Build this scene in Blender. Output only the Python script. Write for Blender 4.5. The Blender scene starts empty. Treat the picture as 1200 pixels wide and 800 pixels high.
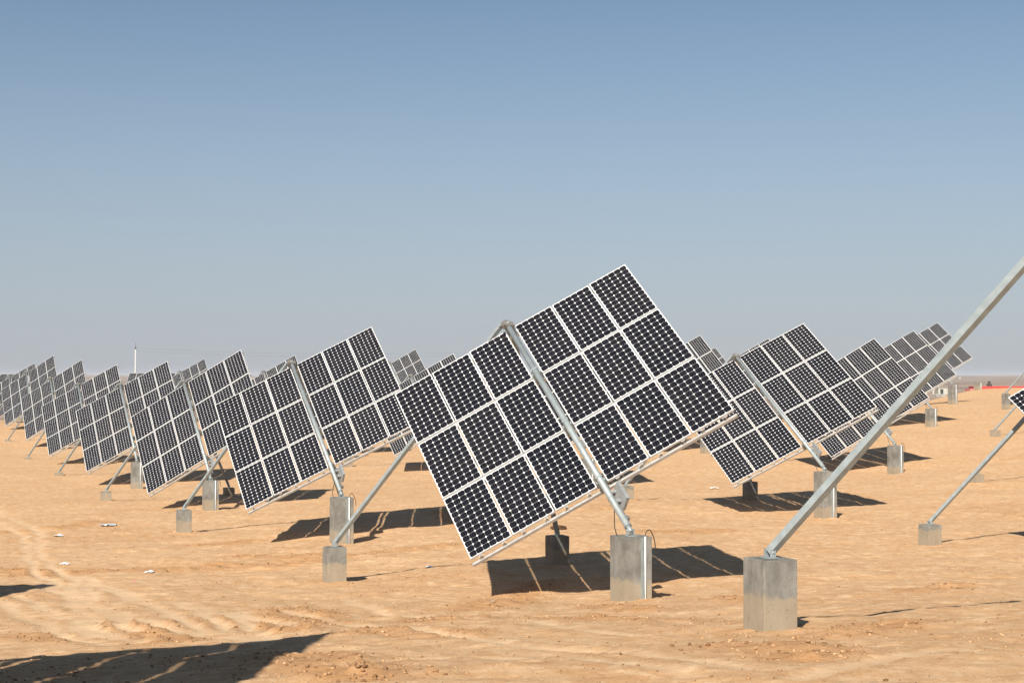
import bpy, bmesh, math, random
import numpy as np
from mathutils import Matrix, Vector, Quaternion
R = math.radians
HAZE = .00016
scn = bpy.context.scene
col = scn.collection

# ------------------------------------------------------------------ camera, light, exposure
CAM_Z = 4.0
cam_d = bpy.data.cameras.new('camera'); cam = bpy.data.objects.new('camera', cam_d); col.objects.link(cam)
cam_d.sensor_width = 36; cam_d.lens = 1761.68 / 1200 * 36
cam_d.clip_start = .1; cam_d.clip_end = 12000
cam.location = (0, 0, CAM_Z); cam.rotation_euler = (R(90 + 1.3156), 0, 0)
scn.camera = cam

SUN_AZ, SUN_EL = R(-162.5), R(34.5)
sd = Vector((math.sin(SUN_AZ) * math.cos(SUN_EL), math.cos(SUN_AZ) * math.cos(SUN_EL), math.sin(SUN_EL)))
sun_d = bpy.data.lights.new('sun', 'SUN'); sun = bpy.data.objects.new('sun', sun_d); col.objects.link(sun)
sun_d.energy = 5.0; sun_d.angle = R(.53); sun_d.color = (1.0, .93, .83)
sun.rotation_euler = (-sd).to_track_quat('-Z', 'Y').to_euler(); sun.location = (0, 0, 60)

world = bpy.data.worlds.new('World'); scn.world = world; world.use_nodes = True
wn = world.node_tree.nodes; wl = world.node_tree.links
bg = wn['Background']; sky = wn.new('ShaderNodeTexSky'); sky.sky_type = 'NISHITA'; sky.sun_disc = False
sky.sun_elevation = SUN_EL; sky.sun_rotation = SUN_AZ % (2 * math.pi)
sky.altitude = 1200; sky.air_density = 1.0; sky.dust_density = 0.7; sky.ozone_density = 1.15
hs = wn.new('ShaderNodeHueSaturation'); hs.inputs['Saturation'].default_value = 1.0; hs.inputs['Hue'].default_value = .495
wl.new(sky.outputs[0], hs.inputs['Color'])
# dusty air near the horizon: a pale veil that thins with elevation
tc = wn.new('ShaderNodeTexCoord'); sz_ = wn.new('ShaderNodeSeparateXYZ'); wl.new(tc.outputs['Generated'], sz_.inputs[0])
mr = wn.new('ShaderNodeMapRange'); mr.interpolation_type = 'SMOOTHERSTEP'
mr.inputs[1].default_value = -.10; mr.inputs[2].default_value = .34; mr.inputs[3].default_value = .92; mr.inputs[4].default_value = .0
wl.new(sz_.outputs[2], mr.inputs[0])
vm = wn.new('ShaderNodeMix'); vm.data_type = 'RGBA'; wl.new(mr.outputs[0], vm.inputs[0]); wl.new(hs.outputs[0], vm.inputs[6])
vm.inputs[7].default_value = (4.85, 5.30, 6.30, 1)
wl.new(vm.outputs[2], bg.inputs[0]); bg.inputs[1].default_value = .050
scn.view_settings.view_transform = 'Standard'; scn.view_settings.look = 'None'
scn.view_settings.exposure = 0.70; scn.view_settings.gamma = 1
scn.render.engine = 'CYCLES'

# ------------------------------------------------------------------ terrain height
CTRL=[(1.93,24.42,.37),(-4.48,39.64,-.44),(-10.99,54.91,-.93),(-17.37,69.71,-1.25),(-37.34,117.14,-.21),(9.53,45.81,-.32),
(16.91,66.41,-.29),(24.93,89.51,.99),(32.86,112.18,1.87),(39.93,131.36,2.73),(-3.64,30.94,-.2),(-10.05,46.15,-.82),
(-16.55,61.43,-1.07),(-22.93,76.23,-1.0),(-29.56,91.96,-1.1),(-36.13,107.89,-.67),(2.84,15.68,1.37),(10.44,37.07,-.15),
(18.04,58.46,-.2),(25.64,79.84,.82),(33.24,101.23,1.74),(3.96,52.33,-.3),(.99,32.95,-.12),(8.59,54.34,-.48),
(0,-5,2.3),(0,2,2.25),(-8,9,1.6),(8,9,2.0),(-26,20,.3),(30,20,1.0),(32,50,.2),(-60,60,-1.),(-62,140,-.4),(0,112,-.5),(0,150,-.3),
(33.5,122,1.7),(35.5,130,1.5),(33,142,.6),(28,135,.3),(47,134,2.7),(55,135,2.6),(60,100,1.8),(24,125,1.1),(5,80,-.6),(-90,90,-.8),(90,90,1.5),(-40,-20,1.5),(40,-20,2.)]
_C=np.array(CTRL,float)
def _U(r2): return np.where(r2>1e-9,.5*r2*np.log(np.maximum(r2,1e-9)),0.)
def _solve():
    P=_C[:,:2]/50.; n=len(P)
    K=_U(((P[:,None]-P[None])**2).sum(2))+np.eye(n)*2e-4
    Q=np.hstack([np.ones((n,1)),P]);A=np.zeros((n+3,n+3));A[:n,:n]=K;A[:n,n:]=Q;A[n:,:n]=Q.T
    return P,np.linalg.solve(A,np.concatenate([_C[:,2],np.zeros(3)]))
_P,_W=_solve()
def _h(ix,iy,s):
    h=(ix*374761393+iy*668265263+s*1442695041)&0xffffffff
    h=((h^(h>>13))*1274126177)&0xffffffff
    return ((h^(h>>16))&0xffff)/65535.*2-1
def vnoise(x,y,s=0):
    x=np.asarray(x,float);y=np.asarray(y,float)
    i=np.floor(x);j=np.floor(y);fx=x-i;fy=y-j;i=i.astype(np.int64);j=j.astype(np.int64)
    fx=fx*fx*(3-2*fx);fy=fy*fy*(3-2*fy)
    a=_h(i,j,s);b=_h(i+1,j,s);c=_h(i,j+1,s);d=_h(i+1,j+1,s)
    return a+(b-a)*fx+(c-a)*fy+(a-b-c+d)*fx*fy
def fbm(x,y,o=4,s=0):
    v=0;A=1.
    for k in range(o): v=v+A*vnoise(x*2**k+17.3*k,y*2**k-9.1*k,s+k);A*=.5
    return v/1.9
def sstep(a,b,x): t=np.clip((x-a)/(b-a),0,1);return t*t*(3-2*t)
def base_z(x,y):
    x=np.asarray(x,float);y=np.asarray(y,float)
    sh=np.broadcast(x,y).shape;x=np.broadcast_to(x,sh).ravel();y=np.broadcast_to(y,sh).ravel()
    cx=np.clip(x,-90,90)/50.;cy=np.clip(y,-30,160)/50.
    z=np.zeros(len(x));n=len(_P)
    for k in range(n): z+=_W[k]*_U((cx-_P[k,0])**2+(cy-_P[k,1])**2)
    z+=_W[n]+_W[n+1]*cx+_W[n+2]*cy
    d=np.maximum(np.maximum(np.abs(x)-60,y-138),np.maximum(-20-y,0))
    w=sstep(0,60,d)
    r=np.hypot(x,y)
    far=-1.+1.0*fbm(x/260.,y/260.,4,50)+sstep(900,2600,r)*(3.4+5*fbm(x/700.,y/420.,4,70))
    return (z*(1-w)+far*w).reshape(sh)
TRACKS = [[(-9.6, 30.6), (-7.9, 27.2), (-6.2, 23.2), (-4.6, 19.6), (-3.4, 17.4)], [(-8.1, 29.6), (-5.9, 25.6), (-4.2, 22.6), (-3.1, 19.8), (-2.4, 18.2)], [(-20.78, 59.17), (-18.97, 55.84), (-17.15, 51.87), (-15.62, 49.17), (-14.61, 46.91), (-13.38, 42.53), (-11.76, 37.78), (-9.77, 33.28), (-8.97, 31.72), (-7.52, 28.66), (-4.99, 22.02), (-3.57, 18.05)], [(-9.39, 32.17), (-7.72, 26.61), (-6.38, 22.42), (-5.0, 18.67), (-4.09, 16.81)], [(-8.75, 31.07), (-7.1, 25.46), (-5.81, 21.87), (-4.69, 18.86)], [(-9.47, 27.44), (-8.87, 26.13), (-7.57, 23.31), (-5.83, 19.3), (-4.81, 17.38)], [(-9.04, 27.81), (-6.74, 22.52), (-4.95, 18.17)], [(-7.01, 27.55), (-5.59, 24.73), (-4.74, 23.66), (-3.92, 21.67), (-2.9, 17.42), (-2.65, 16.18)], [(-18.84, 53.67), (-16.35, 48.94), (-14.42, 45.09), (-12.76, 39.57), (-11.03, 34.8), (-8.95, 29.86)], [(-9.92, 33.73), (-6.85, 27.53), (-4.63, 22.76), (-2.85, 16.26)], [(-3.42, 22.38), (-1.88, 18.49), (-0.35, 15.36), (0.76, 13.39), (1.8, 11.39)], [(-3.02, 26.72), (-1.72, 21.73), (0.0, 18.49), (1.38, 15.23)], [(-1.53, 12.28), (-0.61, 13.45), (0.43, 12.7), (1.25, 11.08)], [(1.15, 20.26), (2.39, 16.23)], [(2.02, 10.82), (3.35, 12.34), (4.32, 12.54)]]
CLODS = [[(-12.6, 34.3), (-10.2, 34.0), (-8.1, 34.6), (-6.2, 34.9), (-4.6, 35.6)], [(-6.6, 37.4), (-5.2, 36.6), (-4.3, 36.9)], [(-8.6, 41.5), (-7.4, 42.6)], [(.8, 19.2), (1.9, 18.6)], [(6.4, 23.5), (7.4, 24.4)], [(-16.09, 47.38), (-15.64, 47.64)], [(-14.77, 48.76), (-14.16, 50.53), (-13.87, 50.81)], [(-11.22, 33.06), (-10.18, 33.34)], [(-9.9, 34.17), (-8.14, 34.26), (-6.98, 35.25), (-5.73, 34.93), (-4.18, 36.94)], [(-6.09, 37.1), (-4.48, 36.0)], [(-4.24, 20.52), (-3.36, 18.29), (-3.02, 17.8)], [(-3.62, 21.33), (-2.81, 18.39), (-2.66, 17.97)], [(-3.39, 23.49), (-2.58, 19.83), (-2.37, 18.72)], [(-5.18, 19.93), (-4.46, 18.77), (-3.84, 16.97)], [(-5.98, 18.57), (-5.24, 17.84)], [(-3.58, 37.18), (-1.74, 38.4)], [(-1.55, 17.08), (-0.73, 16.21)], [(-1.08, 19.08), (-0.45, 19.89)], [(3.58, 24.35), (3.88, 22.87)], [(1.3, 22.99), (1.92, 21.21)], [(-2.05, 13.98), (-1.18, 11.57)], [(0.67, 29.56), (-0.51, 22.48)], [(3.78, 41.71), (5.96, 42.1)], [(-0.97, 42.64), (-2.25, 49.62)], [(3.14, 14.61), (3.9, 15.7)], [(2.12, 13.41), (2.54, 12.5)]]
MOUNDS = [(1.93, 24.42), (-3.64, 30.94), (0.99, 32.95), (-4.48, 39.64), (-10.05, 46.16), (-5.42, 48.16), (-10.99, 54.91), (-16.55, 61.42), (-11.92, 63.44), (9.53, 45.81), (3.96, 52.33), (8.59, 54.34), (8.21, 9.07), (2.64, 15.58), (7.27, 17.59), (15.85, 30.55), (10.28, 37.07), (14.91, 39.08), (23.61, 51.94), (18.04, 58.46), (22.67, 60.47)]

def poly_dist(x, y, lines):
    d = np.full(x.shape, 1e3)
    for L in lines:
        for (x0, y0), (x1, y1) in zip(L, L[1:]):
            vx, vy = x1 - x0, y1 - y0; q = vx * vx + vy * vy + 1e-9
            t = np.clip(((x - x0) * vx + (y - y0) * vy) / q, 0, 1)
            d = np.minimum(d, np.hypot(x - x0 - t * vx, y - y0 - t * vy))
    return d

def smooth_line(L, n=3):
    for _ in range(n):
        M = [L[0]]
        for a, b in zip(L, L[1:]):
            M += [(a[0] * .75 + b[0] * .25, a[1] * .75 + b[1] * .25), (a[0] * .25 + b[0] * .75, a[1] * .25 + b[1] * .75)]
        L = M + [L[-1]]
    return L
TR = [smooth_line(l, 2) for l in TRACKS]

def ground_full(x, y):
    """height, wheel-track mask, loose-clod mask, far-gravel mask"""
    x = np.asarray(x, float); y = np.asarray(y, float)
    z = base_z(x, y)
    r = np.hypot(x, y)
    near = 1 - sstep(120, 220, r)
    z = z + near * (.065 * fbm(x / 1.7, y / 1.7, 4, 1) + .10 * fbm(x / 7., y / 7., 2, 9))
    tr = np.zeros(x.shape); cl = np.zeros(x.shape)
    m = (y > 5) & (y < 75) & (np.abs(x) < 28)
    if m.any():
        xm, ym = x[m], y[m]
        wob = .10 * vnoise(xm / .9, ym / .9, 31)
        dt = poly_dist(xm + wob, ym + wob, TR)
        t = (1 - sstep(.09, .16, dt)) * (.65 + .35 * sstep(-.3, .4, fbm(xm / 2., ym / 2., 3, 41)))
        edge = np.exp(-((dt - .22) / .07) ** 2)
        dc = poly_dist(xm, ym, CLODS)
        c = (1 - sstep(.15, .75, dc + .35 * fbm(xm / .5, ym / .5, 2, 13)))
        patch = sstep(.28, .55, fbm(xm / 2.6, ym / 2.6, 3, 77)) * .55
        ridge = c * (1 - t); c = np.maximum(c, patch) * (1 - t)
        fine = .034 * fbm(xm / .6, ym / .6, 5, 5) + .020 * np.maximum(0, vnoise(xm / .16, ym / .16, 6))
        lump = .03 * np.maximum(0, vnoise(xm / .17, ym / .17, 21)) + .03 * np.maximum(0, vnoise(xm / .38, ym / .38, 22) - .1)
        z[m] += fine * (1 - .7 * t) - .011 * t + .007 * edge + c * lump + ridge * (.008 + .030 * np.maximum(0, vnoise(xm / .20, ym / .20, 91)) + .030 * np.maximum(0, vnoise(xm / .11, ym / .11, 92)))
        tr[m] = t; cl[m] = np.clip(.7 * c + .5 * ridge, 0, 1)
    for mx, my in MOUNDS:
        k = (np.abs(x - mx) < 1.6) & (np.abs(y - my) < 1.6)
        if k.any():
            q = np.hypot(x[k] - mx, y[k] - my)
            z[k] += (.05 + .045 * fbm(x[k] / .3, y[k] / .3, 3, 61)) * np.exp(-(q / .55) ** 2)
            cl[k] = np.maximum(cl[k], .6 * np.exp(-(q / .8) ** 2) * (vnoise(x[k] / .3, y[k] / .3, 62) > -.2))
    far = sstep(0, 25, np.maximum(np.maximum(np.abs(x) - 75, y - 150 + 6 * fbm(x / 12., y / 12., 2, 3)), 0))
    return z, tr, cl, far

def gz(x, y):
    return float(ground_full(np.array([x]), np.array([y]))[0][0])

# ------------------------------------------------------------------ node helpers
def new_mat(name):
    m = bpy.data.materials.new(name); m.use_nodes = True
    nt = m.node_tree; return m, nt, nt.nodes['Principled BSDF']
def nd(nt, t, **k):
    n = nt.nodes.new(t)
    for a, v in k.items(): setattr(n, a, v)
    return n
def mth(nt, op, a, b=None, c=None):
    n = nd(nt, 'ShaderNodeMath', operation=op)
    for i, v in enumerate((a, b, c)):
        if v is None: continue
        if isinstance(v, (int, float)): n.inputs[i].default_value = v
        else: nt.links.new(v, n.inputs[i])
    return n.outputs[0]
def mixc(nt, f, a, b):
    n = nd(nt, 'ShaderNodeMix', data_type='RGBA')
    for s, v in ((0, f), (6, a), (7, b)):
        if isinstance(v, (int, float)): n.inputs[s].default_value = v
        elif isinstance(v, tuple): n.inputs[s].default_value = (*v, 1)
        else: nt.links.new(v, n.inputs[s])
    return n.outputs[2]
def noise(nt, vec, scale, detail=4, rough=.55, vscale=None):
    if vscale:
        mp = nd(nt, 'ShaderNodeMapping'); mp.inputs['Scale'].default_value = vscale
        nt.links.new(vec, mp.inputs[0]); vec = mp.outputs[0]
    n = nd(nt, 'ShaderNodeTexNoise'); n.inputs['Scale'].default_value = scale
    n.inputs['Detail'].default_value = detail; n.inputs['Roughness'].default_value = rough
    nt.links.new(vec, n.inputs['Vector']); return n.outputs[0]
def ramp(nt, f, a, b):
    n = nd(nt, 'ShaderNodeMapRange'); n.inputs[1].default_value = a; n.inputs[2].default_value = b
    nt.links.new(f, n.inputs[0]); return n.outputs[0]
def bump(nt, p, h, strength, dist):
    b = nd(nt, 'ShaderNodeBump'); b.inputs['Strength'].default_value = strength; b.inputs['Distance'].default_value = dist
    nt.links.new(h, b.inputs['Height']); nt.links.new(b.outputs[0], p.inputs['Normal'])
def gpos(nt): return nd(nt, 'ShaderNodeNewGeometry').outputs['Position']
def opos(nt): return nd(nt, 'ShaderNodeTexCoord').outputs['Object']

# ------------------------------------------------------------------ materials
def sand_material():
    m, nt, p = new_mat('dry_sandy_soil')
    P = gpos(nt)
    n1 = noise(nt, P, .35, 5, .6); n2 = noise(nt, P, 2.2, 6, .65); n3 = noise(nt, P, 11, 8, .78); n4 = noise(nt, P, 34, 5, .75)
    c = mixc(nt, ramp(nt, n1, .35, .68), (0.538, 0.325, 0.165), (0.580, 0.370, 0.200))
    c = mixc(nt, mth(nt, 'MULTIPLY', ramp(nt, n2, .48, .68), .75), c, (0.625, 0.426, 0.250))
    c = mixc(nt, mth(nt, 'MULTIPLY', ramp(nt, n2, .46, .30), .5), c, (0.487, 0.256, 0.110))
    c = mixc(nt, mth(nt, 'MULTIPLY', ramp(nt, n3, .56, .61), .7), c, (0.317, 0.180, 0.084))  # dark specks: shade of small hollows painted into the sand colour
    c = mixc(nt, mth(nt, 'MULTIPLY', ramp(nt, n4, .57, .64), .65), c, (0.224, 0.113, 0.050))  # finer specks, hollow shade painted in the same way
    n6 = noise(nt, P, 5.5, 7, .72)
    c = mixc(nt, mth(nt, 'MULTIPLY', ramp(nt, n6, .54, .58), .6), c, (0.691, 0.494, 0.305))
    c = mixc(nt, mth(nt, 'MULTIPLY', ramp(nt, n6, .43, .39), .6), c, (0.430, 0.243, 0.113))
    ad = nd(nt, 'ShaderNodeAttribute', attribute_name='clod_shade')
    at = nd(nt, 'ShaderNodeAttribute', attribute_name='track'); ac = nd(nt, 'ShaderNodeAttribute', attribute_name='clod')
    af = nd(nt, 'ShaderNodeAttribute', attribute_name='gravel')
    c = mixc(nt, mth(nt, 'MULTIPLY', at.outputs['Fac'], .68), c, (0.703, 0.501, 0.309))
    c = mixc(nt, mth(nt, 'MULTIPLY', ac.outputs['Fac'], .62), c, (0.430, 0.220, 0.091))
    c = mixc(nt, ad.outputs['Fac'], c, (0.131, 0.061, 0.026))  # darkens single clods, painting the shade of their undercut sides
    n5 = noise(nt, P, .012, 6, .6, (1, .5, 1))
    g = mixc(nt, ramp(nt, n5, .38, .62), (.20, .150, .115), (.36, .265, .195))
    c = mixc(nt, af.outputs['Fac'], c, g)
    nt.links.new(c, p.inputs['Base Color']); p.inputs['Roughness'].default_value = .95
    p.inputs['Specular IOR Level'].default_value = .15
    h = mth(nt, 'ADD', mth(nt, 'MULTIPLY', n3, .9), mth(nt, 'ADD', mth(nt, 'MULTIPLY', n4, .25), mth(nt, 'MULTIPLY', n2, 1.0)))
    bump(nt, p, h, .5, .05)
    return m
M_sand = sand_material()

def concrete_material():
    m, nt, p = new_mat('cast_concrete')
    P = opos(nt); oi = nd(nt, 'ShaderNodeObjectInfo')
    ad = nd(nt, 'ShaderNodeVectorMath', operation='ADD'); nt.links.new(P, ad.inputs[0])
    cb = nd(nt, 'ShaderNodeCombineXYZ')
    for i in range(3): nt.links.new(mth(nt, 'MULTIPLY', oi.outputs['Random'], 37. + i * 11), cb.inputs[i])
    nt.links.new(cb.outputs[0], ad.inputs[1]); V = ad.outputs[0]
    a = noise(nt, V, 3.2, 6, .65); s = noise(nt, V, 3.5, 5, .65, (2., 2., .7)); f = noise(nt, V, 60, 3, .6)
    c = mixc(nt, ramp(nt, a, .35, .65), (.120, .115, .100), (.220, .212, .188))
    c = mixc(nt, mth(nt, 'MULTIPLY', ramp(nt, s, .52, .70), .35), c, (.36, .345, .31))
    c = mixc(nt, mth(nt, 'MULTIPLY', ramp(nt, s, .46, .32), .4), c, (.105, .098, .085))
    z = nd(nt, 'ShaderNodeSeparateXYZ'); nt.links.new(P, z.inputs[0])
    # sand-stained lower band, origin of every block is at ground level
    zz = mth(nt, 'ADD', z.outputs[2], mth(nt, 'MULTIPLY', mth(nt, 'SUBTRACT', a, .5), .55))
    c = mixc(nt, mth(nt, 'MULTIPLY', ramp(nt, zz, .38, .32), .6), c, (.33, .26, .17))
    pits = ramp(nt, noise(nt, V, 26, 3, .6), .64, .70)
    c = mixc(nt, mth(nt, 'MULTIPLY', pits, .6), c, (.12, .11, .095))
    nt.links.new(c, p.inputs['Base Color']); p.inputs['Roughness'].default_value = .9
    bump(nt, p, mth(nt, 'SUBTRACT', mth(nt, 'ADD', f, a), pits), .35, .012)
    return m
M_conc = concrete_material()

def metal_material(name, base, dark, rough=.42, metal=.55):
    m, nt, p = new_mat(name); P = opos(nt)
    a = noise(nt, P, 9, 5, .6); b = noise(nt, P, 40, 2, .5)
    c = mixc(nt, ramp(nt, a, .38, .66), dark, base)
    nt.links.new(c, p.inputs['Base Color']); p.inputs['Metallic'].default_value = metal
    nt.links.new(mth(nt, 'ADD', mth(nt, 'MULTIPLY', b, .2), rough - .1), p.inputs['Roughness'])
    return m
M_galv = metal_material('galvanised_steel', (.320, .362, .366), (.255, .290, .295), .5, .25)
M_galvd = metal_material('weathered_bracket_steel', (.30, .29, .26), (.18, .16, .14), .55, .4)
M_alu = metal_material('anodised_aluminium_frame', (.62, .62, .61), (.54, .54, .53), .42, .2)
M_rail = metal_material('mill_finish_rail', (.50, .50, .49), (.40, .40, .39), .4, .3)
M_box = metal_material('grey_painted_box', (.30, .31, .31), (.24, .25, .25), .5, .1)
def plain(name, c, rough=.6, metal=0.):
    m, nt, p = new_mat(name); P = opos(nt)
    a = noise(nt, P, 12, 4, .6)
    nt.links.new(mixc(nt, ramp(nt, a, .3, .7), tuple(v * .85 for v in c), tuple(min(1, v * 1.08) for v in c)), p.inputs['Base Color'])
    p.inputs['Roughness'].default_value = rough; p.inputs['Metallic'].default_value = metal
    return m
M_white = plain('white_plastic', (.80, .80, .79), .4)
M_black = plain('black_cable_rubber', (.018, .018, .018), .5)
M_back = plain('white_backsheet', (.62, .62, .62), .6)
M_paper = plain('white_litter', (.80, .80, .78), .7)
M_pink = plain('pink_litter', (.65, .22, .22), .7)
M_film = plain('pale_plastic_film', (.55, .60, .64), .25)
M_red = plain('red_painted_sheet', (.62, .045, .03), .6)
M_cream = plain('cream_render', (.40, .39, .33), .8)
M_grey = plain('grey_slab', (.30, .29, .27), .9)
M_dark = plain('dark_paint', (.03, .03, .03), .7)
M_pole = plain('pale_concrete_pole', (.42, .41, .39), .8)

def brown_soil_material():
    m, nt, p = new_mat('dark_brown_soil'); P = gpos(nt)  # dark brown soil of the clump
    c = mixc(nt, ramp(nt, noise(nt, P, 18, 4, .6), .4, .62), (.055, .030, .020), (.11, .06, .035))
    nt.links.new(c, p.inputs['Base Color']); p.inputs['Roughness'].default_value = 1.
    p.inputs['Specular IOR Level'].default_value = .05
    return m
M_brown_soil = brown_soil_material()

MW, ML = .808, 1.58
def cell_material():
    m, nt, p = new_mat('silicon_cells_under_glass')
    uv = nd(nt, 'ShaderNodeUVMap', uv_map='uv'); s = nd(nt, 'ShaderNodeSeparateXYZ'); nt.links.new(uv.outputs[0], s.inputs[0])
    u, v = s.outputs[0], s.outputs[1]
    PI_ = .1285
    def loc(t, off):
        q = mth(nt, 'DIVIDE', mth(nt, 'SUBTRACT', t, off), PI_)
        return q, mth(nt, 'MULTIPLY', mth(nt, 'SUBTRACT', mth(nt, 'FRACT', q), .5), PI_)
    ou = (MW - 6 * PI_) / 2; ov = (ML - 12 * PI_) / 2
    qu, cu = loc(u, ou); qv, cv = loc(v, ov)
    au, av = mth(nt, 'ABSOLUTE', cu), mth(nt, 'ABSOLUTE', cv)
    h = .0634
    ins = mth(nt, 'MULTIPLY', mth(nt, 'LESS_THAN', au, h), mth(nt, 'LESS_THAN', av, h))
    rad = mth(nt, 'SQRT', mth(nt, 'ADD', mth(nt, 'MULTIPLY', au, au), mth(nt, 'MULTIPLY', av, av)))
    ins = mth(nt, 'MULTIPLY', ins, mth(nt, 'LESS_THAN', rad, .0758))
    rng = None
    for q, n in ((qu, 6), (qv, 12)):
        k = mth(nt, 'MULTIPLY', mth(nt, 'GREATER_THAN', q, 0.), mth(nt, 'LESS_THAN', q, float(n)))
        rng = k if rng is None else mth(nt, 'MULTIPLY', rng, k)
    ins = mth(nt, 'MULTIPLY', ins, rng)
    bus = mth(nt, 'LESS_THAN', mth(nt, 'ABSOLUTE', mth(nt, 'SUBTRACT', au, .0205)), .0008)
    # every cell has its own slight tone
    cx = nd(nt, 'ShaderNodeCombineXYZ'); nt.links.new(mth(nt, 'FLOOR', qu), cx.inputs[0]); nt.links.new(mth(nt, 'FLOOR', qv), cx.inputs[1])
    oi = nd(nt, 'ShaderNodeObjectInfo'); nt.links.new(mth(nt, 'MULTIPLY', oi.outputs['Random'], 91.), cx.inputs[2])
    wnz = nd(nt, 'ShaderNodeTexWhiteNoise'); nt.links.new(cx.outputs[0], wnz.inputs[0])
    cell = mixc(nt, wnz.outputs[0], (.0030, .0035, .0065), (.0070, .0075, .0120))
    cell = mixc(nt, mth(nt, 'MULTIPLY', oi.outputs['Random'], .5), cell, (.012, .011, .013))
    cell = mixc(nt, mth(nt, 'MULTIPLY', bus, .35), cell, (.20, .20, .20))
    d = noise(nt, opos(nt), 1.5, 4, .6)
    c = mixc(nt, ins, (.70, .70, .70), cell)
    c = mixc(nt, mth(nt, 'MULTIPLY', ramp(nt, d, .40, .72), .010), c, (.42, .33, .24))
    nt.links.new(c, p.inputs['Base Color']); p.inputs['Roughness'].default_value = .12
    p.inputs['IOR'].default_value = 1.45; p.inputs['Specular IOR Level'].default_value = .28
    return m
M_cell = cell_material()

# ------------------------------------------------------------------ mesh helpers
def obj(name, bm, mats, parent=None, smooth=False, loc=None):
    me = bpy.data.meshes.new(name); bm.normal_update(); bm.to_mesh(me); bm.free()
    for m in (mats if isinstance(mats, (list, tuple)) else [mats]): me.materials.append(m)
    if smooth:
        for f in me.polygons: f.use_smooth = True
    o = bpy.data.objects.new(name, me); col.objects.link(o)
    if parent: o.parent = parent
    if loc is not None: o.location = loc
    return o
def inst(name, me, parent=None, mat=None):
    o = bpy.data.objects.new(name, me); col.objects.link(o)
    if parent: o.parent = parent
    if mat is not None: o.matrix_local = mat
    return o
def tag(o, label=None, cat=None, group=None, kind=None):
    if label: o['label'] = label
    if cat: o['category'] = cat
    if group: o['group'] = group
    if kind: o['kind'] = kind
    return o
def empty(name, loc):
    o = bpy.data.objects.new(name, None); col.objects.link(o); o.location = loc; o.empty_display_size = .3; return o
def box(bm, x0, x1, y0, y1, z0, z1, mi=0):
    vs = [bm.verts.new((x, y, z)) for z in (z0, z1) for y in (y0, y1) for x in (x0, x1)]
    for f in ((0, 2, 3, 1), (4, 5, 7, 6), (0, 1, 5, 4), (2, 6, 7, 3), (0, 4, 6, 2), (1, 3, 7, 5)):
        fc = bm.faces.new([vs[i] for i in f]); fc.material_index = mi
def bevel(bm, w, seg=2):
    bmesh.ops.bevel(bm, geom=list(bm.edges), offset=w, segments=seg, profile=.6, affect='EDGES')
def beam(bm, p0, p1, w, h=None, up=Vector((0, 0, 1)), n=4, roll=0., r1=None):
    """prism from p0 to p1; n=4 square tube, n>4 round tube of radius w"""
    p0, p1 = Vector(p0), Vector(p1); d = (p1 - p0).normalized()
    s = d.cross(up)
    if s.length < 1e-4: s = d.cross(Vector((1, 0, 0)))
    s.normalize(); t = s.cross(d)
    rings = []
    for k, p in enumerate((p0, p1)):
        ring = []
        for i in range(n):
            if n == 4:
                a = [(-1, -1), (1, -1), (1, 1), (-1, 1)][i]; hh = h or w
                q = s * (a[0] * w / 2) + t * (a[1] * hh / 2)
                if roll: q = Quaternion(d, roll) @ q
            else:
                rr = (r1 if (k and r1) else w); ang = 2 * math.pi * i / n
                q = (s * math.cos(ang) + t * math.sin(ang)) * rr
            ring.append(bm.verts.new(p + q))
        rings.append(ring)
    for i in range(n):
        j = (i + 1) % n
        f = bm.faces.new((rings[0][i], rings[0][j], rings[1][j], rings[1][i])); f.smooth = n > 4
    bm.faces.new(rings[0][::-1]); bm.faces.new(rings[1])
def tube_path(bm, pts, r, n=8):
    prev = None
    for k, p in enumerate(pts):
        p = Vector(p); d = (Vector(pts[min(k + 1, len(pts) - 1)]) - Vector(pts[max(k - 1, 0)])).normalized()
        s = d.cross(Vector((.3, .2, 1))).normalized(); t = s.cross(d)
        ring = [bm.verts.new(p + (s * math.cos(2 * math.pi * i / n) + t * math.sin(2 * math.pi * i / n)) * r) for i in range(n)]
        if prev:
            for i in range(n):
                f = bm.faces.new((prev[i], prev[(i + 1) % n], ring[(i + 1) % n], ring[i])); f.smooth = True
        prev = ring

# ------------------------------------------------------------------ ground
def axis(dense0, dense1, step, lo, hi, g):
    a = list(np.arange(dense0, dense1, step)); s = step; v = a[-1]
    while v < hi: s *= g; v += s; a.append(v)
    b = []; s = step; v = dense0
    while v > lo: s *= g; v -= s; b.append(v)
    return np.array(b[::-1] + a)
GX = axis(-15., 17., .085, -5200, 5200, 1.06)
GY = np.concatenate([axis(9., 38., .075, -400, 38., 1.09), axis(38.1, 52., .14, 38.05, 5200, 1.022)])
GY = np.unique(GY)
nx, ny = len(GX), len(GY)
XX, YY = np.meshgrid(GX, GY)
xf, yf = XX.ravel(), YY.ravel()
zf, trk, cld, grv = ground_full(xf, yf)
me = bpy.data.meshes.new('ground')
me.vertices.add(nx * ny); me.vertices.foreach_set('co', np.stack([xf, yf, zf], 1).astype(np.float32).ravel())
ii = (np.arange(ny - 1)[:, None] * nx + np.arange(nx - 1)[None]).ravel()
quads = np.stack([ii, ii + 1, ii + nx + 1, ii + nx], 1).astype(np.int32)
me.loops.add(quads.size); me.loops.foreach_set('vertex_index', quads.ravel())
me.polygons.add(len(quads)); me.polygons.foreach_set('loop_start', (np.arange(len(quads)) * 4).astype(np.int32))
me.polygons.foreach_set('use_smooth', np.ones(len(quads), bool))
me.update(calc_edges=True)
for nm, arr in (('track', trk), ('clod', cld), ('gravel', grv)):
    a = me.attributes.new(nm, 'FLOAT', 'POINT'); a.data.foreach_set('value', arr.astype(np.float32))
me.materials.append(M_sand)
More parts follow.
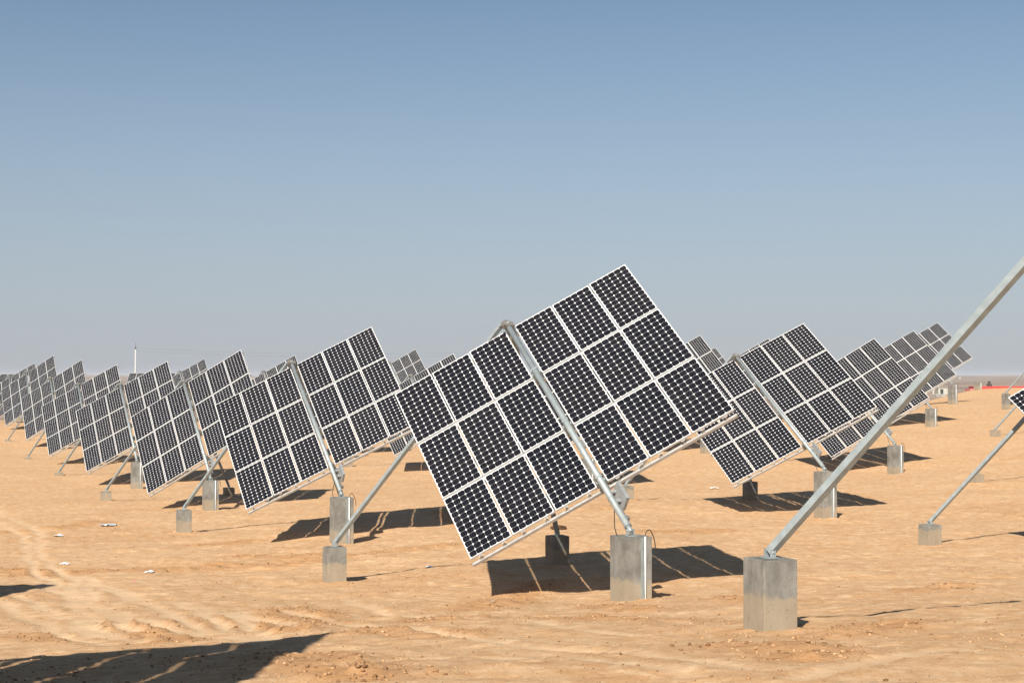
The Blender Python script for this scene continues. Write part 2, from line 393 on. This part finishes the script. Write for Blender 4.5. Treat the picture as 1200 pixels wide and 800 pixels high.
g = bpy.data.objects.new('ground', me); col.objects.link(g); tag(g, kind='structure')

# ------------------------------------------------------------------ tracker geometry constants
AL, BE = R(-23.3855), R(34.647)
A_ = Vector((math.sin(AL) * math.cos(BE), math.cos(AL) * math.cos(BE), math.sin(BE)))
U0 = Vector((math.cos(AL), -math.sin(AL), 0)); N0 = U0.cross(A_)
EH = U0.copy(); NH = Vector((math.sin(AL), math.cos(AL), 0))
GAP, CG, RG = .2032, .0228, .0418
WD = GAP / 2 + 3 * MW + 2 * CG; HT = 3 * ML + 2 * RG
DN = -.15
def rot_matrix(rho):
    u = U0 * math.cos(rho) + N0 * math.sin(rho); n = u.cross(A_)
    return Matrix((u, A_, n)).transposed().to_4x4()
S_LOW, S_TOP = -1.37, 4.79

# meshes shared by every tracker, in (across, along, normal) coordinates
def module_mesh():
    bm = bmesh.new(); uvl = bm.loops.layers.uv.new('uv')
    box(bm, .004, MW - .004, .004, ML - .004, -.006, -.001, 1)
    for f in bm.faces:
        if f.calc_center_median().z > -.0015:
            f.material_index = 0
            for l in f.loops: l[uvl].uv = (l.vert.co.x, l.vert.co.y)
    box(bm, MW * .40, MW * .60, ML - .30, ML - .16, -.032, -.0065, 2)      # junction box behind
    me = bpy.data.meshes.new('solar_module'); bm.to_mesh(me); bm.free()
    for m in (M_cell, M_back, M_dark): me.materials.append(m)
    return me
def frame_mesh():
    bm = bmesh.new(); w = .013
    box(bm, 0, MW, 0, w, -.038, .002); box(bm, 0, MW, ML - w, ML, -.038, .002)
    box(bm, 0, w, w, ML - w, -.038, .002); box(bm, MW - w, MW, w, ML - w, -.038, .002)
    me = bpy.data.meshes.new('module_frame'); bm.to_mesh(me); bm.free(); me.materials.append(M_alu); return me
def purlin_mesh(gap_blocker=False):
    bm = bmesh.new(); L = WD + .015
    if gap_blocker: box(bm, -WD, -GAP / 2, -.05, .05, .121, .1245); box(bm, GAP / 2, WD, -.05, .05, .121, .1245)  # thin strip added under the row gaps to block sun shining through
    # open C-section facing down, with cleats reaching up to the module frames
    box(bm, -L, L, -.022, .022, .027, .03); box(bm, -L, L, -.025, -.022, -.03, .03); box(bm, -L, L, .022, .025, -.03, .03)
    for sx in (-1, 1):
        for k in range(3):
            x = GAP / 2 + k * (MW + CG)
            for q in (.18, MW - .18):
                c = sx * (x + q); box(bm, c - .02, c + .02, -.008, .008, .03, .125)
                box(bm, c - .035, c + .035, -.02, .02, .1215, .125)
    me = bpy.data.meshes.new('purlin'); bm.to_mesh(me); bm.free(); me.materials.append(M_rail); return me
def tube_mesh():
    bm = bmesh.new()
    beam(bm, (0, S_LOW + .11, 0), (0, S_TOP - .12, 0), .057, n=24, up=Vector((0, 0, 1)))
    for s, r in ((-.56, .063), (S_LOW + .115, .064)):
        beam(bm, (0, s, 0), (0, s + .03, 0), r, n=24)
    for s in (.0, ML + RG / 2, 2 * ML + 1.5 * RG, HT - .05):     # saddles that carry the purlins
        box(bm, -.085, .085, s - .03, s + .03, -.30, -.055)
        box(bm, -.062, .062, s - .02, s + .02, -.06, .063)
    me = bpy.data.meshes.new('torque_tube'); bm.to_mesh(me); bm.free(); me.materials.append(M_galv); return me
ME_MOD, ME_FRM, ME_PUR, ME_TUB = module_mesh(), frame_mesh(), purlin_mesh(), tube_mesh()
ME_PUS = purlin_mesh(True)

def drive_meshes():
    out = []
    bm = bmesh.new(); box(bm, .20, .26, -.66, -.22, -.16, .10); bevel(bm, .006)
    box(bm, .195, .265, -.665, -.215, .10, .11)
    box(bm, .05, .205, -.56, -.50, -.07, -.04); box(bm, .05, .205, -.32, -.26, -.07, -.04)
    me = bpy.data.meshes.new('control_box'); bm.to_mesh(me); bm.free(); me.materials.append(M_box); out.append(me)
    bm = bmesh.new(); beam(bm, (.20, -.20, -.20), (.12, -.98, -.07), .024, n=10); beam(bm, (.21, -.10, -.22), (.17, -.55, -.13), .04, n=12)
    box(bm, .05, .15, -1.02, -.95, -.09, -.02)
    me = bpy.data.meshes.new('actuator'); bm.to_mesh(me); bm.free(); me.materials.append(M_galvd); out.append(me)
    return out
ME_CBX, ME_ACT = drive_meshes()

def hinge_mesh():
    # fork between pier top and tube foot, in plain world axes about the tube foot point
    bm = bmesh.new(); F = A_ * S_LOW
    beam(bm, F + A_ * -.02, F + A_ * .14, .038, n=14)
    for s in (-1, 1):
        c = F + EH * (.052 * s)
        beam(bm, c + Vector((0, 0, -.06)), c + A_ * .05, .010, .06, up=NH)
    beam(bm, F - EH * .075 + A_ * .03, F + EH * .075 + A_ * .03, .012, n=10)
    q = F + Vector((0, 0, -.068))
    beam(bm, q - EH * .08, q + EH * .08, .15, .012, up=Vector((0, 0, 1)))
    me = bpy.data.meshes.new('foot_hinge'); bm.to_mesh(me); bm.free(); me.materials.append(M_galv); return me
ME_HNG = hinge_mesh()
def head_mesh():
    bm = bmesh.new(); P = A_ * S_TOP
    beam(bm, P - A_ * .16, P + A_ * .10, .034, n=14)
    beam(bm, P - A_ * .02 - EH * .11, P - A_ * .02 + EH * .11, .10, .13, up=A_)
    beam(bm, P + Vector((0, 0, -.03)) - EH * .15 + NH * .05, P + Vector((0, 0, -.03)) + EH * .15 + NH * .05, .012, .20, up=NH)
    beam(bm, P + A_ * .06 + Vector((0, 0, .03)) - EH * .05, P + A_ * .06 + Vector((0, 0, .03)) + EH * .05, .07, .05)
    me = bpy.data.meshes.new('head_bearing'); bm.to_mesh(me); bm.free(); me.materials.append(M_galvd); return me
ME_HEAD = head_mesh()
LFOOT, RFOOT = Vector((-5.12, 5.48, -1.765)), Vector((-.49, 7.49, -1.75))
def leg_mesh(foot, sgn):
    bm = bmesh.new(); P = A_ * (S_TOP + .02) + EH * (.09 * sgn) + NH * .05
    beam(bm, foot + Vector((0, 0, .065)), P, .079, .079, roll=R(-27))
    me = bpy.data.meshes.new('leg'); bm.to_mesh(me); bm.free(); me.materials.append(M_galv)
    b2 = bmesh.new(); f = foot
    beam(b2, f - EH * .07 + Vector((0, 0, .008)), f + EH * .07 + Vector((0, 0, .008)), .13, .010)
    for s in (-1, 1):
        c = f + NH * (.058 * s); beam(b2, c + Vector((0, 0, .014)), c + Vector((0, 0, .095)), .07, .008, up=NH)
    beam(b2, f - NH * .075 + Vector((0, 0, .065)), f + NH * .075 + Vector((0, 0, .065)), .010, n=10)
    m2 = bpy.data.meshes.new('leg_shoe'); b2.to_mesh(m2); b2.free(); m2.materials.append(M_galv)
    return me, m2
ME_LL, ME_LS = leg_mesh(LFOOT, -1); ME_RL, ME_RS = leg_mesh(RFOOT, 1)

def make_tracker(base, rho, label, panels=True):
    base = Vector(base); foot = base + A_ * S_LOW
    root = empty('solar_tracker', (foot.x, foot.y, foot.z - .08))
    tag(root, label, 'solar tracker', 'tilted solar trackers on polar axes')
    off = base - root.location
    RM = Matrix.Translation(off) @ rot_matrix(rho); TM = Matrix.Translation(off)
    inst('torque_tube', ME_TUB, root, RM)
    inst('foot_hinge', ME_HNG, root, TM); inst('head_bearing', ME_HEAD, root, TM)
    for a, b in ((ME_LL, ME_LS), (ME_RL, ME_RS)):
        l = inst('leg', a, root, TM); s = inst('leg_shoe', b, l)
    if panels:
        for s in (.0, ML + RG / 2, 2 * ML + 1.5 * RG, HT - .06):
            inst('purlin', ME_PUS if 1 < s < 4 else ME_PUR, root, RM @ Matrix.Translation((0, s, DN - .165)))
        for r in range(3):
            for c in range(6):
                k = c % 3; sx = -1 if c < 3 else 1
                x = GAP / 2 + k * (MW + CG) if sx > 0 else -(GAP / 2 + k * (MW + CG) + MW)
                jit = Matrix.Rotation(R(RND.uniform(-.25, .25)), 4, 'X') @ Matrix.Rotation(R(RND.uniform(-.25, .25)), 4, 'Y')
                m = inst('solar_module', ME_MOD, root, RM @ Matrix.Translation((x, r * (ML + RG), DN)) @ jit)
                inst('module_frame', ME_FRM, m)
        inst('control_box', ME_CBX, root, TM @ rot_matrix(0)); inst('actuator', ME_ACT, root, TM @ rot_matrix(0))
    return root
RND = random.Random(5)

# piers and blocks: origin at ground level so the soil stain sits low
def block_mesh(w, h, seed):
    bm = bmesh.new(); box(bm, -w / 2, w / 2, -w / 2, w / 2, -.35, h)
    bevel(bm, .007, 2)
    bmesh.ops.subdivide_edges(bm, edges=[e for e in bm.edges if e.calc_length() > .2], cuts=5, use_grid_fill=True)
    rr = random.Random(seed)
    for v in bm.verts:
        f = 1 + rr.uniform(-.006, .006); v.co.x *= f; v.co.y *= 1 + rr.uniform(-.006, .006)
    for _ in range(3):       # chipped top corners
        c = Vector((rr.choice((-1, 1)) * w / 2, rr.choice((-1, 1)) * w / 2, h - rr.uniform(0, .1)))
        for v in bm.verts:
            d = (v.co - c).length
            if d < .05: v.co *= (1 - .03 * (1 - d / .05))
    return bm
def make_block(x, y, top, label, seed):
    z = gz(x, y); h = max(.12, top - z)
    w = .40
    o = obj('concrete_block', block_mesh(w, h, seed), M_conc, loc=(x, y, z)); o.rotation_euler = (0, 0, -AL + R(random.Random(seed).uniform(-3, 3)))
    return tag(o, label, 'concrete block', 'small concrete blocks under the tracker legs')
def make_pier(x, y, top, label, seed, bare=False):
    z = gz(x, y) - .02; h = top - z; w = .50
    root = empty('concrete_pier', (x, y, z)); root.rotation_euler = (0, 0, -AL + R(random.Random(seed).uniform(-1.5, 1.5)))
    tag(root, label, 'concrete pier', 'tall concrete piers under the tracker feet')
    obj('shaft', block_mesh(w, h, seed), M_conc, root)
    bm = bmesh.new(); f = -w / 2 - .006
    beam(bm, (.118, f - .014, -.2), (.118, f - .014, h + .01), .014, n=12); obj('conduit', bm, M_white, root)
    bm = bmesh.new(); box(bm, .045, .085, f - .022, f + .001, -.2, h - .01); box(bm, .045, .049, f - .034, f - .022, -.2, h - .01); obj('earthing_strip', bm, M_galv, root)
    if not bare:
        pts = []
        for t in np.linspace(0, 1, 22):
            a = t * math.pi * 1.02
            pts.append((.118 + .13 * (1 - math.cos(a)) * .75, f - .014 + .02 * t, h + .02 + .10 * math.sin(a) - .42 * max(0, t - .45)))
        bm = bmesh.new(); tube_path(bm, pts, .008, 8); obj('cable', bm, M_black, root)
        pts = [(-.2, .1, h), (-.19, .2, h + .12), (-.1, .38, h + .26), (-.04, .5, h + .38)]
        bm = bmesh.new(); tube_path(bm, pts, .008, 8); obj('cable', bm, M_black, root)
    return root

# ------------------------------------------------------------------ the field
P0 = Vector((1.478, 25.458)); LN = Vector((-6.4806, 15.2561)); LE = Vector((14.0821, 6.1315))
def lat(i, j): v = P0 + LE * i + LN * j; return v.x, v.y
# key: (base, rotation deg, tracker label, short name used in the labels of its blocks, panels, pier, left block, right block)
T = {
 'main': ((1.478, 25.458, 2.268), 36.7, 'largest solar tracker in the centre with dark cell panels either side of its tube', 'the largest centre tracker'),
 'L1': ((-4.93, 40.675, 1.668), 33.2, 'solar tracker immediately left of the largest one, its right end hidden behind it', 'the first tracker left of centre'),
 'L2': ((-11.434, 55.945, 1.055), 39.4, 'second solar tracker to the left of the largest one', 'the second tracker left of centre'),
 'L3': ((-17.812, 70.747, .857), 35.9, 'third solar tracker to the left of the largest one', 'the third tracker left of centre'),
 'L4': ((-24.444, 86.482, .795), 36.5, 'fourth solar tracker to the left of the largest one', 'the fourth tracker left of centre'),
 'L5': ((-31.01, 102.411, 1.132), 40.5, 'fifth solar tracker to the left of the largest one', 'the fifth tracker left of centre'),
 'L6': ((-37.785, 118.171, 1.616), 41.8, 'sixth solar tracker left of the largest, near the left edge', 'the sixth tracker left of centre'),
 'L7': ((-43.886, 132.251, 1.25), 37., 'seventh and farthest solar tracker of the left row, at the left edge', 'the farthest tracker of the left row'),
 'R1': ((9.08, 46.846, 1.948), 34.4, 'solar tracker directly right of the largest one, crossed at its right by nothing', 'the first tracker right of centre'),
 'R2': ((16.463, 67.444, 1.797), 39.2, 'second solar tracker right of the largest, behind the long diagonal steel leg', 'the second tracker right of centre'),
 'R3': ((24.486, 90.543, 2.906), 37.5, 'third solar tracker right of the largest, crossed by the long diagonal leg', 'the third tracker right of centre'),
 'R4': ((32.41, 113.214, 4.215), 37.5, 'fourth and farthest solar tracker in the row to the right', 'the fourth tracker right of centre'),
 'B2': ((*lat(1, 2), 1.5), 37., 'solar tracker almost hidden behind the largest one, its shadow showing beneath it', 'the tracker hidden behind the largest'),
 'B3': ((*lat(1, 3), 1.3), 37., 'small solar tracker between the two biggest, its low corner just above the sand', 'the tracker between the two biggest'),
 'B4': ((*lat(1, 4), 1.5), 37., 'solar tracker hidden behind the first tracker left of the largest', 'the tracker hidden behind the first left one'),
 'B5': ((*lat(1, 5), 1.63), 37., 'far solar tracker whose top edge shows left of the first left tracker tube head', 'the far tracker over the first left one'),
 'B6': ((*lat(1, 6), 1.7), 37., 'far solar tracker whose right edge shows beside the second left tracker', 'the far tracker beside the second left one'),
 'B7': ((*lat(1, 7), 1.72), 37., 'far solar tracker showing between the second and third left trackers', 'the far tracker between second and third left'),
 'C3': ((*lat(2, 3), 2.45), 37., 'solar tracker corner showing just right of the upper right edge of the largest', 'the far corner tracker right of the largest'),
 'C6': ((*lat(2, 6), 2.45), 37., 'small far solar tracker in the notch between the two biggest trackers', 'the small far tracker in the notch'),
 'D4': ((*lat(3, 4), 2.8), 37., 'far solar tracker whose top edge shows over the first tracker right of centre', 'the far tracker over the first right one'),
 'E6': ((*lat(4, 6), 2.84), 37., 'smallest far solar tracker corner left of the first right tracker tube head', 'the smallest far corner tracker'),
 'S0': ((7.785, 10.1, 3.885), 37., 'bare tracker frame without panels, its long steel leg crossing the right side', 'the bare frame'),
 'S1': ((15.40, 31.589, 2.12), 37., 'solar tracker at the right edge with only its left panel corner in view', 'the tracker at the right edge'),
 'S2': ((*lat(2, 1), 1.96), 37., 'solar tracker beyond the right edge behind the one whose corner shows', 'the second tracker beyond the right edge'),
 'S3': ((*lat(3, 2), 2.9), 37., 'far tracker beyond the right edge with its thin leg passing behind the panel corner', 'the third tracker beyond the right edge'),
 'S4': ((*lat(4, 3), 4.6), 37., 'farthest tracker beyond the right edge, its thin leg against the horizon', 'the farthest tracker beyond the right edge'),
 'W0': ((-5.3, 5.3, 3.0), 37., 'solar tracker beyond the lower left corner that casts the large foreground shadow', 'the tracker casting the foreground shadow'),
 'W1': ((-12.9, 18.2, 2.3), 37., 'solar tracker beyond the left edge that casts the narrow pointed shadow', 'the tracker casting the narrow left shadow'),
}
T['R1'] = (*T['R1'][:2], 'solar tracker directly right of the largest one with its tube foot on a pier', T['R1'][3])
for k, (b, rho, label, nm) in T.items():
    make_tracker(b, R(rho), label, panels=(k != 'S0'))
    b = Vector(b); sd_ = sum(map(ord, k))
    q = b + A_ * S_LOW
    make_pier(q.x, q.y, q.z - .075, 'tall concrete pier under the foot of ' + nm, sd_)
    l = b + LFOOT; r = b + RFOOT
    make_block(l.x, l.y, l.z, 'concrete block under the left leg of ' + nm, sd_ + 1)
    make_block(r.x, r.y, r.z, 'concrete block under the right leg of ' + nm, sd_ + 2)
# a pier that carries nothing yet, on the rise at the far right
v = P0 + LE * 5 + LN * 5 + Vector((A_.x, A_.y)) * S_LOW
make_pier(v.x + .75, v.y, 3.42, 'bare concrete pier without tracker in front of the red building', 77, bare=True)

# ------------------------------------------------------------------ fixed racks far behind the left row
def fixed_rack(x, y, z0, ncol, label):
    root = empty('fixed_rack', (x, y, z0)); tag(root, label, 'panel rack', 'fixed panel racks in the distance')
    RX = Matrix.Rotation(R(35), 4, 'X')
    for c in range(ncol):
        for r in range(2):
            m = inst('solar_module', ME_MOD, root, Matrix.Translation((c * (MW + .03), 0, .55)) @ RX @ Matrix.Translation((0, r * (ML + .03), 0)))
            inst('module_frame', ME_FRM, m)
    W = ncol * (MW + .03)
    for t in (.5, 2.6):
        bm = bmesh.new(); q = RX @ Vector((0, t, -.08)); beam(bm, (0, q.y, q.z + .55), (W, q.y, q.z + .55), .08, .08); obj('rail', bm, M_galv, root)
    k = 0
    for px in np.arange(.6, W, 2.5):
        for t in (.5, 2.6):
            q = RX @ Vector((0, t, -.1)); bm = bmesh.new(); beam(bm, (px, q.y, -1.2), (px, q.y, q.z + .55), .07, .07); obj('post', bm, M_galv, root)
    return root
# top edge sits a little above eye level
TOPH = .55 + (2 * ML + .03) * math.sin(R(35))
for x, y, n, top, lb in ((-41.6, 161., 11, 4.32, 'long far rack of fixed panels with a level top beside the white mast'),
                    (-63.5, 162., 11, 4.22, 'far rack of fixed panels with a level top at the left edge')):
    fixed_rack(x, y, top - TOPH, n, lb)

# ------------------------------------------------------------------ masts and wires
def mast(x, y, top, r, label):
    z = gz(x, y); root = empty('utility_pole', (x, y, z)); tag(root, label, 'pole', 'pale utility poles')
    h = top - z
    bm = bmesh.new(); beam(bm, (0, 0, -.5), (0, 0, h), r * 1.25, n=14, r1=r * .85); obj('shaft', bm, M_pole, root)
    bm = bmesh.new(); beam(bm, (0, 0, h), (0, 0, h + .35), .11, n=10, r1=.07); beam(bm, (0, 0, h + .3), (0, 0, h + 1.0), .02, n=6); obj('insulator', bm, M_dark, root)
    return root, Vector((x, y, top + .2))
_, m1 = mast(-57.6, 230., 8.1, .13, 'pale utility pole standing above the level panel rack at left')
_, m2 = mast(-4.0, 238., 7.6, .13, 'pale utility pole hidden behind the largest tracker')
bm = bmesh.new()
for dz in (0, -.45):
    pts = [m1.lerp(m2, t) + Vector((0, 0, dz - 1.2 * 4 * t * (1 - t) * .5)) for t in np.linspace(0, 1, 24)]
    tube_path(bm, pts, .006, 5)
tag(obj('power_line', bm, M_dark), 'thin sagging power line running right from the pale pole', 'cable')

# ------------------------------------------------------------------ far buildings on the plain at the right
def far_z(x, y): return gz(x, y)
x, y = 122., 400.; z = far_z(x, y)
root = empty('red_building', (x, y, z)); tag(root, 'long low red building on the plain behind the sand rise', 'building')
zt = 1.15 - z
bm = bmesh.new(); box(bm, 1.6, 46, 0, 7, -.5, zt); obj('wall', bm, M_red, root)
bm = bmesh.new(); box(bm, 1.4, 46.2, -.12, 7.1, zt, zt + .12); obj('roof', bm, M_red, root)
bm = bmesh.new(); box(bm, 1.5, 46.1, -.1, -.005, -.5, .45); obj('plinth', bm, M_cream, root)
bm = bmesh.new(); box(bm, 0, 1.35, .3, 5, -.3, zt - .5); obj('annex', bm, plain('faded_red_sheet', (.60, .16, .14), .7), root)
bm = bmesh.new(); box(bm, 5.2, 6.3, 2, 3, zt + .12, zt + .75); box(bm, 5.5, 6.0, 2.2, 2.8, zt + .75, zt + 1.5); obj('roof_vent', bm, M_dark, root)
x, y = 113.4, 400.; z = far_z(x, y)
root = empty('cream_hut', (x, y, z)); tag(root, 'small cream hut with a flat roof low on the far plain', 'hut')
bm = bmesh.new(); box(bm, 0, 3.4, 0, 3, -.4, 1.7); obj('wall', bm, M_cream, root)
bm = bmesh.new(); box(bm, -.15, 3.55, -.15, 3.15, 1.7, 1.85); obj('roof', bm, M_grey, root)
bm = bmesh.new(); box(bm, .5, 1.3, -.03, .02, 0, 1.4); obj('door', bm, M_dark, root)
for i, (dx, lb) in enumerate(((-1.4, 'nearer to'), (-3.4, 'farther from'))):
    bm = bmesh.new(); box(bm, -.22, .22, -.22, .22, -.4, 2.9); bevel(bm, .02)
    tag(obj('gate_post', bm, M_cream, loc=(x + dx, y, z)), 'pale square post standing %s the cream hut' % lb, 'post', 'pale posts beside the hut')
rs = random.Random(3)
for i, (px, py, lb) in enumerate(((106., 372., 'left of the cream hut'), (113., 366., 'in front of the cream hut'), (118., 372., 'right of the cream hut'))):
    z = far_z(px, py); bm = bmesh.new()
    for k in range(7):
        a, b = rs.uniform(-2.6, 1.6), rs.uniform(-1, 1); h0 = .22 * (k % 3)
        box(bm, a, a + rs.uniform(1.2, 2.4), b, b + rs.uniform(.8, 1.5), h0 + .003 * k - .1, h0 + .2 + .003 * k)
    tag(obj('slab_pile', bm, M_grey, loc=(px, py, z)), 'low pile of grey concrete slabs on the plain %s' % lb, 'slab pile', 'piles of grey slabs')
x, y = 446., 1500.; z = far_z(x, y)
bm = bmesh.new(); box(bm, 0, 1.6, 0, 2, -1, 1.6); box(bm, -.1, 1.7, -.1, 2.1, 1.6, 1.75)
tag(obj('white_house', bm, M_cream, loc=(x, y, z)), 'tiny white house far out on the brown plain', 'house')

# ------------------------------------------------------------------ litter
LIT = [((-13.82, 45.9), .34, M_white, 'white_scrap', 'flat white scrap lying on the sand in the left wheel tracks', 'scrap'),
 ((-13.3, 49.6), .62, M_film, 'plastic_sheet', 'pale crumpled plastic sheet beside the clods at left', 'plastic sheet'),
 ((-10.72, 36.1), .26, M_white, 'white_strip', 'thin white strip on the sand above the narrow pointed shadow', 'scrap'),
 ((-8.09, 33.63), .24, M_paper, 'crumpled_bag', 'crumpled white bag on the clod ridge left of the front block', 'bag'),
 ((-7.75, 30.9), .12, M_pink, 'pink_scrap', 'small pinkish scrap just below the crumpled white bag', 'scrap'),
 ((-1.82, 33.23), .22, M_white, 'white_cup', 'white scrap at the end of the thin leg shadow right of the block', 'scrap'),
 ((8.18, 60.89), .42, M_paper, 'white_bag', 'white bag on the sand between the centre and first right tracker', 'bag'),
 ((-.31, 23.66), .07, M_film, 'foil_scrap', 'tiny pale foil scrap in front of the centre tracker shadow', 'scrap')]
for i, ((x, y), s, m, nm, lb, ct) in enumerate(LIT):
    rr = random.Random(i + 9); bm = bmesh.new(); N = 7
    g_ = [[bm.verts.new(((a / (N - 1) - .5) * s * .8 + rr.uniform(-.04, .04) * s, (b / (N - 1) - .5) * s * .8 + rr.uniform(-.04, .04) * s, .01 + rr.uniform(0, .16) * s * (1 - abs(a / 3 - 1) * .6))) for b in range(N)] for a in range(N)]
    for a in range(N - 1):
        for b in range(N - 1): bm.faces.new((g_[a][b], g_[a + 1][b], g_[a + 1][b + 1], g_[a][b + 1]))
    o = obj(nm if nm != 'white_cup' else 'white_scrap', bm, m, loc=(x, y, gz(x, y) + .005)); tag(o, lb, ct)
# the reddish brown clump behind the main tracker
bm = bmesh.new(); bmesh.ops.create_icosphere(bm, subdivisions=2, radius=.16)
rr = random.Random(2)
for v in bm.verts: v.co *= rr.uniform(.7, 1.2); v.co.z *= .5; v.co.x *= 1.6
tag(obj('soil_clump', bm, M_brown_soil, loc=(1.30, 42.1, gz(1.3, 42.1) + .03)), 'dark brown clump of soil behind the centre tracker pier', 'soil clump')

# ------------------------------------------------------------------ loose clods (uncountable)
rng = np.random.default_rng(11)
base = []
bm = bmesh.new(); bmesh.ops.create_icosphere(bm, subdivisions=1, radius=1.)
ico_v = np.array([v.co[:] for v in bm.verts]); ico_f = np.array([[v.index for v in f.verts] for f in bm.faces]); bm.free()
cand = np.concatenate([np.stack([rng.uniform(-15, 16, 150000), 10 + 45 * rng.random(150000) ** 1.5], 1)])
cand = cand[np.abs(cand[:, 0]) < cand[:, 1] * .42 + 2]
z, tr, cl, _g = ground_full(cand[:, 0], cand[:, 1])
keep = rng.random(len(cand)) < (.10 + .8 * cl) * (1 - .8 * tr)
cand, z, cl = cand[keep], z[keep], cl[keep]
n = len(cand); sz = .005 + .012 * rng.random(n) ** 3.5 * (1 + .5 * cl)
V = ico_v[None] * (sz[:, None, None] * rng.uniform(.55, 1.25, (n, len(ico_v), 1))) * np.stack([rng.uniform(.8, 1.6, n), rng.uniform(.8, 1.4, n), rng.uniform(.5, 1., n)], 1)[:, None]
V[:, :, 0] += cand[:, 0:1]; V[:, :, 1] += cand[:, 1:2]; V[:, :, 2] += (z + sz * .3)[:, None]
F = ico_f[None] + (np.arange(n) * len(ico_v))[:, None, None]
me = bpy.data.meshes.new('loose_clods'); me.vertices.add(n * len(ico_v)); me.vertices.foreach_set('co', V.astype(np.float32).ravel())
F = F.reshape(-1, 3).astype(np.int32); me.loops.add(F.size); me.loops.foreach_set('vertex_index', F.ravel())
me.polygons.add(len(F)); me.polygons.foreach_set('loop_start', (np.arange(len(F)) * 3).astype(np.int32)); me.update(calc_edges=True)
a = me.attributes.new('clod_shade', 'FLOAT', 'POINT'); tone = np.where(rng.random(n) < .7, rng.uniform(.35, .9, n), rng.uniform(.1, .3, n))  # darkness per clod, painted in place of shade on undercut sides
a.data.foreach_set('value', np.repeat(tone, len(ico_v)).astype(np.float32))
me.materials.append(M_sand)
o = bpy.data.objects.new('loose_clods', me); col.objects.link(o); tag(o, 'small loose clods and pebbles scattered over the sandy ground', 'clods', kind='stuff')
print('clods', n, 'ground verts', nx * ny)

# ------------------------------------------------------------------ air
bm = bmesh.new(); box(bm, -5250, 5250, -450, 5250, -8, 13)
m = bpy.data.materials.new('haze'); m.use_nodes = True; nt = m.node_tree
nt.nodes.remove(nt.nodes['Principled BSDF']); pv = nt.nodes.new('ShaderNodeVolumePrincipled')
pv.inputs['Color'].default_value = (.93, .95, 1, 1); pv.inputs['Density'].default_value = HAZE; pv.inputs['Anisotropy'].default_value = 0.
nt.links.new(pv.outputs[0], nt.nodes['Material Output'].inputs['Volume'])
hz = obj('haze', bm, m); tag(hz, kind='stuff')
